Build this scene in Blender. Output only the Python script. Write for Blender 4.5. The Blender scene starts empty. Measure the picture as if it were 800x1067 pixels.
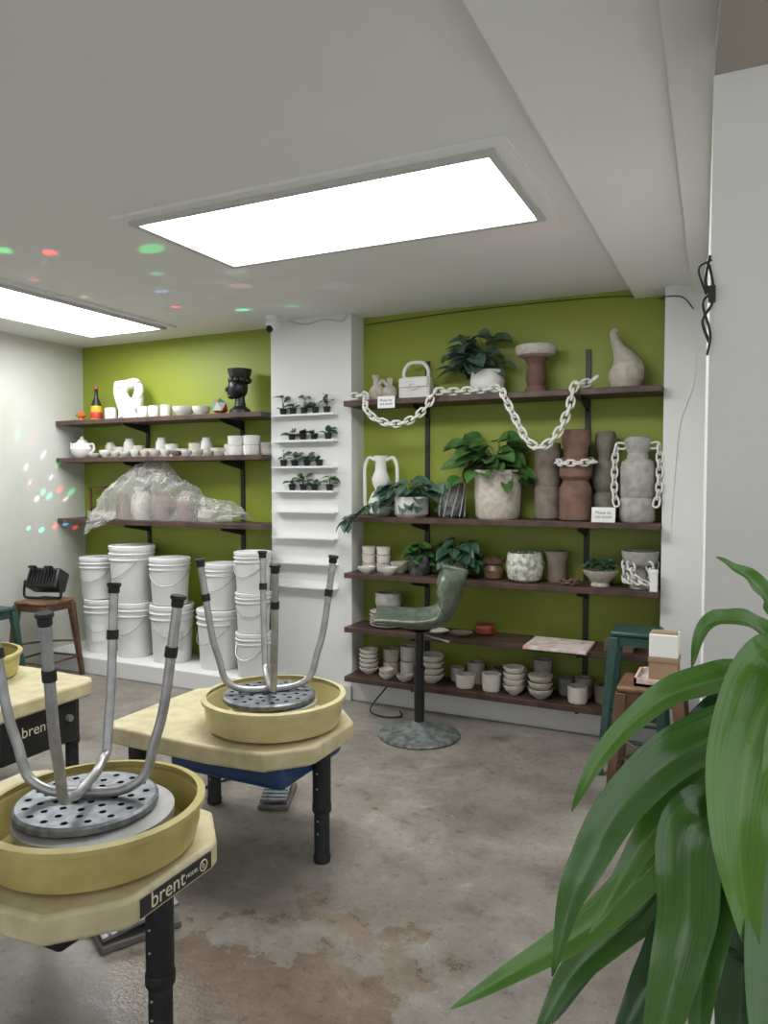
import bpy, math, random, bmesh
from mathutils import Vector, Matrix, noise
random.seed(7)
C=bpy.context.scene.collection
pi=math.pi
# ---------------------------------------------------------------- materials
M={}
def mat(name,col,rough=.6,metal=0,var=.12,scale=6,bump=0,bscale=40,col2=None,spec=.5,detail=4,coat=0):
    m=bpy.data.materials.new(name); m.use_nodes=True; nt=m.node_tree; N=nt.nodes; L=nt.links
    b=N['Principled BSDF']; b.inputs['Roughness'].default_value=rough; b.inputs['Metallic'].default_value=metal
    b.inputs['Specular IOR Level'].default_value=spec; b.inputs['Coat Weight'].default_value=coat
    tc=N.new('ShaderNodeTexCoord'); nz=N.new('ShaderNodeTexNoise'); nz.inputs['Scale'].default_value=scale; nz.inputs['Detail'].default_value=detail
    L.new(tc.outputs['Object'],nz.inputs['Vector'])
    r=N.new('ShaderNodeValToRGB'); c2=col2 or tuple(c*(1-var) for c in col)
    r.color_ramp.elements[0].color=(*c2,1); r.color_ramp.elements[1].color=(*col,1)
    r.color_ramp.elements[0].position=.35; r.color_ramp.elements[1].position=.62
    L.new(nz.outputs['Fac'],r.inputs['Fac']); L.new(r.outputs['Color'],b.inputs['Base Color'])
    if bump:
        n2=N.new('ShaderNodeTexNoise'); n2.inputs['Scale'].default_value=bscale; n2.inputs['Detail'].default_value=5
        L.new(tc.outputs['Object'],n2.inputs['Vector'])
        bp=N.new('ShaderNodeBump'); bp.inputs['Strength'].default_value=bump; bp.inputs['Distance'].default_value=.01
        L.new(n2.outputs['Fac'],bp.inputs['Height']); L.new(bp.outputs['Normal'],b.inputs['Normal'])
    M[name]=m; return m
mat('green_paint',(.25,.30,.028),.5,var=.06,scale=2)
mat('white_paint',(.72,.72,.71),.6,var=.05,scale=2,bump=.1)
mat('left_paint',(.60,.60,.56),.6,scale=1.6,col2=(.51,.52,.46),bump=.1)
mat('ceiling_paint',(.76,.76,.755),.8,var=.03,scale=1.5)
mat('beam_paint',(.80,.80,.79),.8,var=.03,scale=2)
mat('header_paint',(.42,.385,.335),.8,var=.05,scale=3)
mat('near_paint',(.84,.83,.79),.7,var=.04,scale=3,bump=.15)
mat('shelf_wood',(.085,.045,.032),.5,scale=9,col2=(.045,.024,.019),bump=.2)
mat('black_metal',(.012,.012,.012),.45,var=.3)
mat('black_leg',(.015,.018,.024),.5,scale=30,col2=(.006,.007,.009),bump=.2)
mat('black_plastic',(.02,.02,.022),.4,var=.2)
mat('steel',(.48,.48,.48),.38,metal=.75,scale=25,col2=(.36,.36,.36),bump=.05)
mat('galv',(.28,.295,.315),.45,metal=.5,scale=28,col2=(.15,.16,.175),bump=.1)
mat('galv_base',(.27,.29,.28),.4,metal=.4,scale=22,col2=(.10,.12,.11))
mat('green_seat',(.17,.205,.15),.4,scale=30,col2=(.095,.12,.09),metal=.2)
mat('green_metal',(.035,.095,.075),.4,var=.3,metal=.2)
mat('copper_metal',(.16,.085,.05),.5,var=.4,metal=.3)
mat('stool_wood',(.20,.10,.05),.5,scale=12,col2=(.10,.05,.028))
mat('cream',(.66,.59,.37),.5,scale=14,col2=(.54,.47,.27),bump=.08)
mat('pan_yellow',(.54,.455,.17),.42,scale=10,col2=(.42,.35,.125))
mat('pan_cream',(.66,.58,.31),.42,scale=10,col2=(.54,.465,.23))
mat('blue',(.02,.06,.18),.45,var=.3)
mat('bat',(.48,.48,.46),.5,scale=15,col2=(.38,.38,.37))
mat('bucket',(.72,.72,.72),.4,var=.05,scale=5)
mat('bucket_lid',(.78,.78,.77),.4,var=.05)
mat('bisque',(.66,.62,.55),.8,var=.14,scale=12,bump=.1)
mat('white_clay',(.74,.73,.69),.7,var=.08,scale=12,bump=.1)
mat('stone',(.55,.50,.43),.9,scale=30,col2=(.42,.38,.32),bump=.3)
mat('terracotta',(.19,.105,.075),.8,scale=12,col2=(.12,.065,.048),bump=.2)
mat('taupe',(.23,.19,.15),.85,scale=15,col2=(.16,.13,.10),bump=.2)
mat('olive_clay',(.20,.19,.145),.85,scale=15,col2=(.13,.12,.09),bump=.2)
mat('brown_glaze',(.16,.09,.05),.35,scale=10,col2=(.07,.04,.025))
mat('grey_clay',(.42,.41,.38),.8,scale=20,col2=(.29,.28,.26),bump=.15)
mat('black_clay',(.012,.012,.012),.35,var=.3)
mat('red_clay',(.30,.06,.03),.6,var=.3)
mat('dark_pot',(.03,.035,.035),.35,scale=25,col2=(.15,.16,.15))
mat('pattern_pot',(.66,.64,.56),.6,scale=35,col2=(.22,.24,.2))
mat('soil',(.03,.02,.014),.95,scale=60,bump=.5)
mat('leaf_dark',(.04,.10,.045),.38,scale=18,col2=(.02,.052,.03))
mat('leaf_grey',(.085,.15,.105),.45,scale=25,col2=(.035,.08,.055))
mat('leaf_fresh',(.07,.17,.04),.4,scale=14,col2=(.03,.085,.022))
mat('stem',(.18,.14,.07),.7,var=.4,scale=30)
mat('paper',(.80,.80,.77),.7,var=.03)
mat('ink',(.02,.02,.02),.6)
mat('letter',(.75,.72,.55),.5,var=.02)
mat('pinkboard',(.72,.70,.66),.6,scale=22,col2=(.62,.38,.33))
mat('acrylic',(.78,.79,.79),.2,var=.02)
mat('yellow_b',(.65,.45,.03),.4); mat('red_b',(.5,.04,.03),.4); mat('teal_b',(.05,.25,.22),.4); mat('orange_b',(.6,.16,.03),.4)
mat('cardboard',(.36,.25,.15),.8,var=.15)
mat('glass_black',(.005,.005,.008),.08)
mat('rubber',(.018,.018,.018),.7)
mat('frame_grey',(.52,.52,.51),.6,var=.05)
mat('pedal',(.16,.15,.14),.5,var=.3)
def emis(name,col,s):
    m=bpy.data.materials.new(name); m.use_nodes=True; nt=m.node_tree; nt.nodes.clear()
    e=nt.nodes.new('ShaderNodeEmission'); e.inputs[0].default_value=(*col,1); e.inputs[1].default_value=s
    o=nt.nodes.new('ShaderNodeOutputMaterial'); nt.links.new(e.outputs[0],o.inputs[0]); M[name]=m
emis('panel_glow',(.985,1,1),15.5)
def ribbed(name,c1,c2,rib):
    m=bpy.data.materials.new(name); m.use_nodes=True; nt=m.node_tree; N=nt.nodes; L=nt.links; b=N['Principled BSDF']
    tc=N.new('ShaderNodeTexCoord'); sp=N.new('ShaderNodeSeparateXYZ'); L.new(tc.outputs['UV'],sp.inputs[0])
    mp=N.new('ShaderNodeMapping'); mp.inputs['Scale'].default_value=(22,1.3,1); L.new(tc.outputs['UV'],mp.inputs['Vector'])
    n=N.new('ShaderNodeTexNoise'); n.inputs['Scale'].default_value=1; n.inputs['Detail'].default_value=3; L.new(mp.outputs[0],n.inputs['Vector'])
    r=N.new('ShaderNodeValToRGB'); r.color_ramp.elements[0].position=.25; r.color_ramp.elements[1].position=.75
    r.color_ramp.elements[0].color=(*c2,1); r.color_ramp.elements[1].color=(*c1,1); L.new(n.outputs['Fac'],r.inputs[0])
    a=N.new('ShaderNodeMath'); a.operation='SUBTRACT'; a.inputs[1].default_value=.5; L.new(sp.outputs[0],a.inputs[0])
    ab=N.new('ShaderNodeMath'); ab.operation='ABSOLUTE'; L.new(a.outputs[0],ab.inputs[0])
    lt=N.new('ShaderNodeMapRange'); lt.inputs[1].default_value=.012; lt.inputs[2].default_value=.045; lt.inputs[3].default_value=.5; lt.inputs[4].default_value=0; L.new(ab.outputs[0],lt.inputs[0])
    mx=N.new('ShaderNodeMix'); mx.data_type='RGBA'; L.new(lt.outputs[0],mx.inputs[0]); L.new(r.outputs[0],mx.inputs[6]); mx.inputs[7].default_value=(*rib,1)
    L.new(mx.outputs[2],b.inputs['Base Color']); b.inputs['Roughness'].default_value=.20; b.inputs['Coat Weight'].default_value=.5; b.inputs['Coat Roughness'].default_value=.10
    bp=N.new('ShaderNodeBump'); bp.inputs['Strength'].default_value=.3; bp.inputs['Distance'].default_value=.003; L.new(n.outputs['Fac'],bp.inputs['Height']); L.new(bp.outputs[0],b.inputs['Normal'])
    M[name]=m
ribbed('dracaena',(.13,.30,.045),(.085,.22,.03),(.20,.38,.08))
ribbed('dracaena_mid',(.085,.205,.04),(.05,.135,.027),(.13,.26,.065))
ribbed('dracaena_dark',(.04,.11,.03),(.024,.07,.02),(.08,.16,.05))
m=bpy.data.materials.new('plastic_sheet'); m.use_nodes=True; nt=m.node_tree; b=nt.nodes['Principled BSDF']
b.inputs['Base Color'].default_value=(.80,.79,.77,1); b.inputs['Roughness'].default_value=.13
tr=nt.nodes.new('ShaderNodeBsdfTransparent'); mx=nt.nodes.new('ShaderNodeMixShader'); lw=nt.nodes.new('ShaderNodeLayerWeight'); lw.inputs[0].default_value=.35
mr=nt.nodes.new('ShaderNodeMapRange'); mr.inputs[3].default_value=.12; mr.inputs[4].default_value=.72
nt.links.new(lw.outputs['Facing'],mr.inputs[0]); nt.links.new(mr.outputs[0],mx.inputs[0])
nt.links.new(tr.outputs[0],mx.inputs[1]); nt.links.new(b.outputs[0],mx.inputs[2]); nt.links.new(mx.outputs[0],nt.nodes['Material Output'].inputs[0]); M['plastic_sheet']=m
# concrete floor
m=bpy.data.materials.new('concrete'); m.use_nodes=True; nt=m.node_tree; N=nt.nodes; L=nt.links; b=N['Principled BSDF']
tc=N.new('ShaderNodeTexCoord')
def nz(s,d=6,r=.6,dist=0):
    n=N.new('ShaderNodeTexNoise'); n.inputs['Scale'].default_value=s; n.inputs['Detail'].default_value=d; n.inputs['Roughness'].default_value=r; n.inputs['Distortion'].default_value=dist
    L.new(tc.outputs['Object'],n.inputs['Vector']); return n
def ramp(src,stops):
    r=N.new('ShaderNodeValToRGB'); e=r.color_ramp.elements
    while len(e)<len(stops): e.new(.5)
    for i,(p,c) in enumerate(stops): e[i].position=p; e[i].color=(*c,1)
    L.new(src,r.inputs[0]); return r
def mul(a,b_,f=1.0):
    x=N.new('ShaderNodeMix'); x.data_type='RGBA'; x.blend_type='MULTIPLY'
    if not isinstance(f,float): L.new(f,x.inputs[0])
    else: x.inputs[0].default_value=f
    L.new(a,x.inputs[6])
    if isinstance(b_,tuple): x.inputs[7].default_value=(*b_,1)
    else: L.new(b_,x.inputs[7])
    return x.outputs[2]
n1=nz(1.3,9,.68,.5); n2=nz(6,10,.76,.3); n3=nz(70,4,.7); n4=nz(30,8,.72,.3)
r1=ramp(n1.outputs['Fac'],[(.32,(.165,.142,.118)),(.47,(.245,.219,.189)),(.66,(.345,.318,.283))])
r2=ramp(n2.outputs['Fac'],[(.3,(.50,.48,.45)),(.45,(.84,.83,.82)),(.60,(1.0,1.0,1.0)),(.70,(1.35,1.35,1.35))])
r3=ramp(n4.outputs['Fac'],[(.34,(.60,.58,.55)),(.44,(1,1,1)),(.61,(1,1,1)),(.67,(1.5,1.5,1.48))])
col=mul(mul(r1.outputs[0],r2.outputs[0]),r3.outputs[0])
mp=N.new('ShaderNodeMapping'); L.new(tc.outputs['Object'],mp.inputs['Vector'])
gr=N.new('ShaderNodeTexGradient'); gr.gradient_type='SPHERICAL'
mp.inputs['Scale'].default_value=(1.25,1.25,1); mp.inputs['Location'].default_value=(1.2*1.25,-1.68*1.25,0)
L.new(mp.outputs[0],gr.inputs[0])
ad=N.new('ShaderNodeMath'); ad.operation='ADD'; L.new(gr.outputs['Fac'],ad.inputs[0])
mm=N.new('ShaderNodeMath'); mm.operation='MULTIPLY_ADD'; mm.inputs[1].default_value=2.6; mm.inputs[2].default_value=-1.3; L.new(nz(2.9,9,.66).outputs['Fac'],mm.inputs[0]); L.new(mm.outputs[0],ad.inputs[1])
wr=ramp(ad.outputs[0],[(.40,(0,0,0)),(.52,(1,1,1))])
col=mul(col,(.85,.75,.64),wr.outputs[0])
L.new(col,b.inputs['Base Color'])
rr=N.new('ShaderNodeMapRange'); L.new(n1.outputs['Fac'],rr.inputs[0]); rr.inputs[1].default_value=.3; rr.inputs[2].default_value=.65; rr.inputs[3].default_value=.28; rr.inputs[4].default_value=.56
rm=N.new('ShaderNodeMath'); rm.operation='MULTIPLY_ADD'; L.new(wr.outputs[0],rm.inputs[0]); rm.inputs[1].default_value=-.2; L.new(rr.outputs[0],rm.inputs[2])
L.new(rm.outputs[0],b.inputs['Roughness'])
bp=N.new('ShaderNodeBump'); bp.inputs['Strength'].default_value=.25; bp.inputs['Distance'].default_value=.006; L.new(n3.outputs['Fac'],bp.inputs['Height']); L.new(bp.outputs[0],b.inputs['Normal'])
M['concrete']=m
# ---------------------------------------------------------------- geometry generators -> (V,F)
def g_box(sx,sy,sz,c=(0,0,0)):
    V=[(c[0]+x*sx/2,c[1]+y*sy/2,c[2]+z*sz/2) for z in(-1,1) for y in(-1,1) for x in(-1,1)]
    F=[(0,2,3,1),(4,5,7,6),(0,1,5,4),(2,6,7,3),(0,4,6,2),(1,3,7,5)]; return V,F
def g_lathe(prof,seg=28,c=(0,0,0),sx=1,sy=1):
    V=[];F=[];n=len(prof)
    for r,z in prof:
        for i in range(seg):
            a=2*pi*i/seg; V.append((c[0]+r*math.cos(a)*sx,c[1]+r*math.sin(a)*sy,c[2]+z))
    for j in range(n-1):
        for i in range(seg):
            k=(i+1)%seg; F.append((j*seg+i,j*seg+k,(j+1)*seg+k,(j+1)*seg+i))
    if prof[0][0]>1e-5: F.append(tuple(range(seg))[::-1])
    if prof[-1][0]>1e-5: F.append(tuple((n-1)*seg+i for i in range(seg)))
    return V,F
def g_vessel(outer,t=.008,seg=28,c=(0,0,0)):
    out=list(outer); z0=out[0][1]
    inner=[(max(r-t,.001),z) for r,z in reversed(out) if z>z0+t]
    return g_lathe([(.0001,z0)]+out+[(inner[0][0],out[-1][1]+.001)]+inner+[(max(out[0][0]-t,.001),z0+t),(.0001,z0+t)],seg,c)
def cat(pts,n=6):
    P=[Vector(p) for p in pts]
    if len(P)<3: return [P[0].lerp(P[-1],i/n) for i in range(n+1)]
    E=[2*P[0]-P[1]]+P+[2*P[-1]-P[-2]]; out=[]
    for i in range(1,len(E)-2):
        a,b,c,d=E[i-1:i+3]
        for k in range(n):
            t=k/n; out.append(.5*((2*b)+(c-a)*t+(2*a-5*b+4*c-d)*t*t+(-a+3*b-3*c+d)*t**3))
    out.append(P[-1]); return out
def g_sweep(pts,r,seg=10,closed=False):
    P=[Vector(p) for p in pts]; n=len(P)
    R=r if hasattr(r,'__len__') else [r]*n
    if len(R)!=n:
        o=[]
        for i in range(n):
            f=i*(len(R)-1)/(n-1); k=min(int(f),len(R)-2); o.append(R[k]*(1-(f-k))+R[k+1]*(f-k))
        R=o
    V=[];F=[];up=None
    for i in range(n):
        if closed: T=(P[(i+1)%n]-P[i-1])
        else: T=(P[min(i+1,n-1)]-P[max(i-1,0)])
        T.normalize()
        if up is None: up=T.orthogonal().normalized()
        up=(up-T*up.dot(T)); up.normalize(); s=T.cross(up)
        for k in range(seg):
            a=2*pi*k/seg; V.append(tuple(P[i]+(up*math.cos(a)+s*math.sin(a))*R[i]))
    m=n if closed else n-1
    for i in range(m):
        j=(i+1)%n
        for k in range(seg):
            l=(k+1)%seg; F.append((i*seg+k,i*seg+l,j*seg+l,j*seg+k))
    if not closed: F.append(tuple(range(seg))[::-1]); F.append(tuple((n-1)*seg+k for k in range(seg)))
    return V,F
def g_tube(pts,r,seg=10,n=6): return g_sweep(cat(pts,n),r,seg)
def g_prism(poly,z0,z1):
    n=len(poly); V=[(x,y,z0) for x,y in poly]+[(x,y,z1) for x,y in poly]
    F=[tuple(range(n))[::-1],tuple(range(n,2*n))]+[(i,(i+1)%n,n+(i+1)%n,n+i) for i in range(n)]; return V,F
def g_ball(r,c=(0,0,0),s=(1,1,1),seg=16,lump=0,ls=8):
    prof=[(r*math.sin(pi*i/10),-r*math.cos(pi*i/10)) for i in range(11)]; prof[0]=(0.00001,-r);prof[-1]=(0.00001,r)
    V,F=g_lathe(prof,seg)
    o=[]
    for x,y,z in V:
        q=Vector((x*s[0],y*s[1],z*s[2]))
        if lump: q*=1+lump*noise.noise(q*ls+Vector(c)*7)
        o.append((q.x+c[0],q.y+c[1],q.z+c[2]))
    return o,F
def mesh(name,geos,mt,smooth=True,sharp=35):
    me=bpy.data.meshes.new(name); V=[];F=[]
    for v,f in geos:
        o=len(V); V+=v; F+=[tuple(i+o for i in q) for q in f]
    me.from_pydata(V,[],F); me.validate(); me.update()
    if mt: me.materials.append(M[mt])
    if smooth:
        me.polygons.foreach_set('use_smooth',[True]*len(me.polygons))
        try: me.set_sharp_from_angle(angle=math.radians(sharp))
        except Exception: pass
    return me
def ob(name,geos,mt,loc=(0,0,0),rot=(0,0,0),parent=None,label=None,cat_=None,group=None,bevel=0,kind=None,smooth=True,me=None):
    if geos is not None and isinstance(geos,tuple): geos=[geos]
    o=bpy.data.objects.new(name,me or (mesh(name,geos,mt,smooth) if geos is not None else None))
    C.objects.link(o); o.location=loc; o.rotation_euler=rot
    if parent: o.parent=parent
    if label: o['label']=label
    if cat_: o['category']=cat_
    if group: o['group']=group
    if kind: o['kind']=kind
    if bevel:
        b=o.modifiers.new('b','BEVEL'); b.width=bevel; b.segments=3; b.limit_method='ANGLE'
    return o
def root(name,loc,label,cat_,group=None,rot=(0,0,0)): return ob(name,None,None,loc,rot,None,label,cat_,group)
def text(name,body,size,loc,rot,mt,parent,align='CENTER',ext=.0004):
    cu=bpy.data.curves.new(name,'FONT'); cu.body=body; cu.size=size; cu.extrude=ext; cu.align_x=align; cu.align_y='CENTER'
    t=bpy.data.objects.new(name,cu); C.objects.link(t); bpy.context.view_layer.update()
    me=bpy.data.meshes.new_from_object(t); bpy.data.objects.remove(t)
    me.materials.clear(); me.materials.append(M[mt])
    o=bpy.data.objects.new(name,me); C.objects.link(o); o.location=loc; o.rotation_euler=rot; o.parent=parent; return o
H=2.61
# ---------------------------------------------------------------- room shell
def wallbox(name,x0,x1,y0,y1,z0,z1,mt,bevel=0):
    return ob(name,g_box(x1-x0,y1-y0,z1-z0),mt,((x0+x1)/2,(y0+y1)/2,(z0+z1)/2),kind='structure',bevel=bevel,smooth=False)
wallbox('floor',-5.2,2.2,-2.2,4.8,-.1,0,'concrete')
fl=bpy.data.objects['floor']
for v in fl.data.vertices: v.co+=fl.location
fl.location=(0,0,0)
wallbox('ceiling',-5.2,2.2,-2.2,4.8,H,H+.1,'ceiling_paint')
wallbox('wall_back',-5.2,.2,4.56,4.76,0,H,'green_paint')
wallbox('wall_left',-5.2,-5.02,-2.2,4.56,0,H,'left_paint')
wallbox('wall_pillar',-2.993,-2.35,4.38,4.56,0,H,'white_paint')
wallbox('wall_column',-.385,-.14,4.35,4.56,0,H,'white_paint')
ob('wall_right',g_prism([(-.07,1.9),(2.2,1.9),(2.2,4.56),(-.185,4.56)],0,H),'near_paint',kind='structure',smooth=False)
ob('trim_1',g_prism([(-.57,-2.2),(.3,-2.2),(-.02,4.56),(-.57,4.56)],2.555,H),'beam_paint',kind='structure',smooth=False)
ob('trim_2',g_prism([(-.06,-2.2),(.35,-2.2),(.05,4.56),(-.255,4.56)],2.51,2.5545),'ceiling_paint',kind='structure',smooth=False)
ob('trim_3',g_prism([(-.035,1.40),(2.2,1.40),(2.2,1.9),(-.07,1.9)],2.43,H),'header_paint',kind='structure',smooth=False)
wallbox('trim_4',-2.35,-.385,4.38,4.56,0,.13,'white_paint',.008)
wallbox('trim_5',-5.02,-2.993,4.10,4.56,0,.13,'white_paint',.008)
wallbox('trim_6',-2.87,-2.35,4.365,4.38,0,.10,'white_paint',.004)
wallbox('trim_7',-2.993,-2.87,4.10,4.38,0,.13,'white_paint')
# ---------------------------------------------------------------- ceiling light panels
def panel(x0,x1,y0,y1,label):
    cx,cy=(x0+x1)/2,(y0+y1)/2; w,d=x1-x0,y1-y0
    r=root('ceiling_light',(cx,cy,H),label,'ceiling light','ceiling light panels')
    ob('diffuser',g_box(w,d,.012,(0,0,-.008)),'panel_glow',parent=r,smooth=False)
    fr=[];f=.03
    for sx in(-1,1): fr.append(g_box(f,d+2*f,.03,(sx*(w/2+f/2),0,-.015)))
    for sy in(-1,1): fr.append(g_box(w,f,.03,(0,sy*(d/2+f/2),-.015)))
    ob('frame',fr,'frame_grey',parent=r,smooth=False)
    fr=[];f2=.05
    for sx in(-1,1): fr.append(g_box(f2,d+2*f+2*f2,.014,(sx*(w/2+f+f2/2),0,-.007)))
    for sy in(-1,1): fr.append(g_box(w+2*f,f2,.014,(0,sy*(d/2+f+f2/2),-.007)))
    ob('trim_border',fr,'ceiling_paint',parent=r,smooth=False)
panel(-2.33,-.78,2.43,3.09,'bright rectangular light panel set in the ceiling')
panel(-4.45,-3.77,2.58,4.13,'bright rectangular light panel near the plain white wall')
# ---------------------------------------------------------------- shelves
TH=.035
RS=[2.015,1.26,.885,.525,.195]; LS=[1.975,1.675,1.185]
nm={0:'dark wood shelf board holding vases and draped chain',1:'dark wood shelf board with tall vases and plants',2:'dark wood shelf board with bowls and trailing plant',3:'dark wood shelf board with a few stacked dishes',4:'low dark wood shelf board crowded with pots'}
for i,z in enumerate(RS):
    x1=-.39
    ob('shelf_board',g_box(x1+2.345,.283,TH),'shelf_wood',((x1-2.345)/2,4.4015,z-TH/2),label=nm[i],cat_='shelf',group='dark wall shelves on the wide green wall',bevel=.003)
for i,z in enumerate(LS):
    ob('shelf_board',g_box(2.01,.283,TH),'shelf_wood',(-4.0,4.4015,z-TH/2),label=['dark wood shelf board with white cups and black bust','dark wood shelf board crowded with small white pottery','dark wood shelf board under crumpled clear plastic'][i],cat_='shelf',group='dark wall shelves above the white buckets',bevel=.003)
def upright(x,z0,z1,levels,label):
    r=root('shelf_upright',(x,4.56,z0),label,'shelf bracket','black slotted shelf uprights')
    ob('upright_rail',[g_box(.03,.016,z1-z0,(0,-.008,(z1-z0)/2))],'black_metal',parent=r,smooth=False)
    for z in levels:
        h=z-TH-z0-.0005
        P=[(-.016,0),(-.27,0),(-.27,-.018),(-.04,-.06),(-.016,-.07)]
        V=[(sx,y,h+zz) for sx in(-.005,.005) for y,zz in P]; n=5
        F=[tuple(range(n)),tuple(range(n,2*n))[::-1]]+[(i,n+i,n+(i+1)%n,(i+1)%n) for i in range(n)]
        ob('shelf_bracket',(V,F),'black_metal',parent=r,smooth=False)
for x in(-1.87,-.83): upright(x,.15,2.28,RS[:],'black slotted metal upright on the green wall')
for x in(-4.30,-3.37): upright(x,.95,1.97,LS[:],'black slotted metal upright between smaller shelves')
# ---------------------------------------------------------------- generic pottery
def pot(name,outer,mt,loc,label,cat_,t=.008,seg=28,group=None,rot=(0,0,0)):
    return ob(name,g_vessel(outer,t,seg),mt,loc,rot,label=label,cat_=cat_,group=group)
def cup(r,h,fl=1.0): return [(r*.8,0),(r*.92,h*.06),(r,h*.3),(r,h*.7),(r*fl,h)]
def bowl(r,h): return [(r*.42,0),(r*.45,h*.08),(r*.8,h*.4),(r*.96,h*.75),(r,h)]
def jar(r,h): return [(r*.7,0),(r*.95,h*.2),(r,h*.5),(r*.85,h*.8),(r*.62,h*.9),(r*.68,h)]
# ---------------------------------------------------------------- foliage
def g_leaf(base,dirv,L,W,up=Vector((0,0,1)),droop=.35,n=6,heart=True,ymax=None):
    d=Vector(dirv).normalized(); s=d.cross(up)
    if s.length<1e-3: s=Vector((1,0,0))
    s.normalize(); nn=s.cross(d).normalized(); V=[];F=[]
    for i in range(n+1):
        t=i/n
        w=W*(math.sin(pi*min(1,(t*.85+.15)))**.75 if heart else math.sin(pi*(t*.96+.02))**.8)*.5
        if i==n: w=.0005
        c=Vector(base)+d*L*t-nn*(droop*L*t*t)
        for k in(-1,-.5,0,.5,1):
            q=c+s*w*k+nn*(abs(k)*w*.35)
            if ymax is not None: q.y=min(q.y,ymax)
            V.append(tuple(q))
    for i in range(n):
        for k in range(4): a=i*5+k; F.append((a,a+1,a+6,a+5))
    return V,F
def foliage(n,rx,ry,z0,z1,size,origin=(0,0,0),dx=0,droopdown=0,seed=1,ymax=.12,upr=0,zmin=None):
    rnd=random.Random(seed); G=[];S=[]
    for i in range(n):
        a=rnd.uniform(0,2*pi); q=rnd.uniform(.25,1)
        t=Vector((origin[0]+dx*rnd.uniform(0,1)+rx*q*math.cos(a),min(ymax-.01,origin[1]+ry*q*math.sin(a)),origin[2]+z0+(z1-z0)*rnd.uniform(0,1)*(1-.35*q)-droopdown*q*rnd.random()))
        o=Vector(origin)+Vector((rnd.uniform(-.3,.3)*rx*.4,rnd.uniform(-.3,.3)*ry*.4,0)); mid=o.lerp(t,.5)+Vector((0,0,.03+.3*abs(z1-z0)*.4))
        S.append(g_sweep(cat([o,mid,t],3),.0022 if size>.07 else .0013,5))
        d=Vector((math.cos(a)+rnd.uniform(-.5,.5),min(.3,math.sin(a)*.8-.35+rnd.uniform(-.3,.3)),rnd.uniform(-.6,.25)+upr))
        L=size*rnd.uniform(.7,1.15)
        if zmin is not None and t.z-L*.8<zmin and t.y>-.16: t.z=max(t.z,zmin+.02); d.z=max(d.z,.1)
        G.append(g_leaf(t,d,L,L*rnd.uniform(.62,.8),up=Vector((rnd.uniform(-.4,.4),rnd.uniform(-.9,-.1),1)),ymax=ymax))
    return G,S
def potted(name,loc,potprof,potmat,n,rx,ry,z0,z1,size,leafmat,label,dx=0,dd=0,seed=1,group=None,offs=(0,0),upr=0,ymax=.12,zmin=.012):
    r=root(name,loc,label,'potted plant',group)
    h=potprof[-1][1]; ro=potprof[-1][0]
    ob('pot',g_vessel(potprof,.007 if ro>.04 else .003,24 if ro>.04 else 14),potmat,parent=r)
    ob('soil',g_lathe([(.0001,0),(ro*.86,0),(ro*.86,.008),(.0001,.01)],16,(0,0,h-(.03 if ro>.04 else .014))),'soil',parent=r)
    G,S=foliage(n,rx,ry,z0,z1,size,(offs[0],offs[1],h-.02),dx,dd,seed,ymax,upr,zmin)
    ob('foliage',G,leafmat,parent=r); ob('stems',S,'leaf_dark',parent=r)
    return r
# ---------------------------------------------------------------- chains
def link_geo(L,W,r):
    pts=[]
    for i in range(16):
        a=2*pi*i/16; x=math.cos(a)*W/2; y=math.sin(a)*W/2+(L-W)/2*(1 if math.sin(a)>0 else -1)*min(1,abs(math.sin(a))*2.5)
        pts.append((y,x,0))
    return g_sweep(pts,r,7,True)
def chain(name,paths,L,W,r,mt,label,parent=None):
    me=mesh('link',[link_geo(L,W,r)],mt)
    P0=Vector(paths[0][0]) if parent is None else Vector((0,0,0))
    R=root(name,tuple(P0),label,'chain') if parent is None else ob(name,None,None,parent=parent)
    step=L-2.6*r; k=0
    for path in paths:
        P=cat([Vector(p)-P0 for p in path],14); acc=0; nxt=step/2
        for i in range(len(P)-1):
            seg=P[i+1]-P[i]; l=seg.length
            while l>0 and nxt<=acc+l:
                c=P[i]+seg*((nxt-acc)/l); T=seg.normalized()
                zax=Vector((0,-1,0))
                if abs(T.dot(zax))>.9: zax=Vector((0,0,1))
                y=zax.cross(T).normalized(); z=T.cross(y)
                ang=(pi/2 if k%2 else 0)+.35
                y2=y*math.cos(ang)+z*math.sin(ang); z2=T.cross(y2)
                o=bpy.data.objects.new('link',me); C.objects.link(o); o.parent=R
                o.matrix_local=Matrix.Translation(c)@Matrix((T,y2,z2)).transposed().to_4x4()
                k+=1; nxt+=step
            acc+=l
    return R
# ================================================================ WIDE SHELF, TOP ROW
z=RS[0]
ob('sculptural_vase',[g_ball(.06,(-.045,0,.06),(1,.8,1),lump=.1),g_ball(.055,(.045,0,.055),(1,.8,1)),g_lathe([(.022,.1),(.02,.15),(.03,.18),(.022,.182),(.012,.15)],16,(-.055,0,0)),g_lathe([(.022,.09),(.018,.13),(.028,.155),(.02,.157),(.012,.13)],16,(.05,0,0)),g_tube([(-.05,0,.1),(0,-.01,.14),(.045,0,.09)],.014)],'stone',(-2.15,4.46,z+.002),label='small lumpy stoneware vase with two spouts',cat_='vase')
r=root('handbag_vase',(-1.905,4.44,z),'white ceramic vase shaped like a handbag','vase')
ob('body',g_box(.22,.09,.15,(0,0,.075)),'white_clay',parent=r,bevel=.02)
ob('handle',g_tube([(-.085,0,.14),(-.085,0,.19),(-.055,0,.235),(0,0,.245),(.055,0,.235),(.085,0,.19),(.085,0,.14)],.012),'white_clay',parent=r)
ob('flap',[g_box(.2,.012,.055,(0,-.05,.11))],'white_clay',parent=r,bevel=.004)
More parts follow.
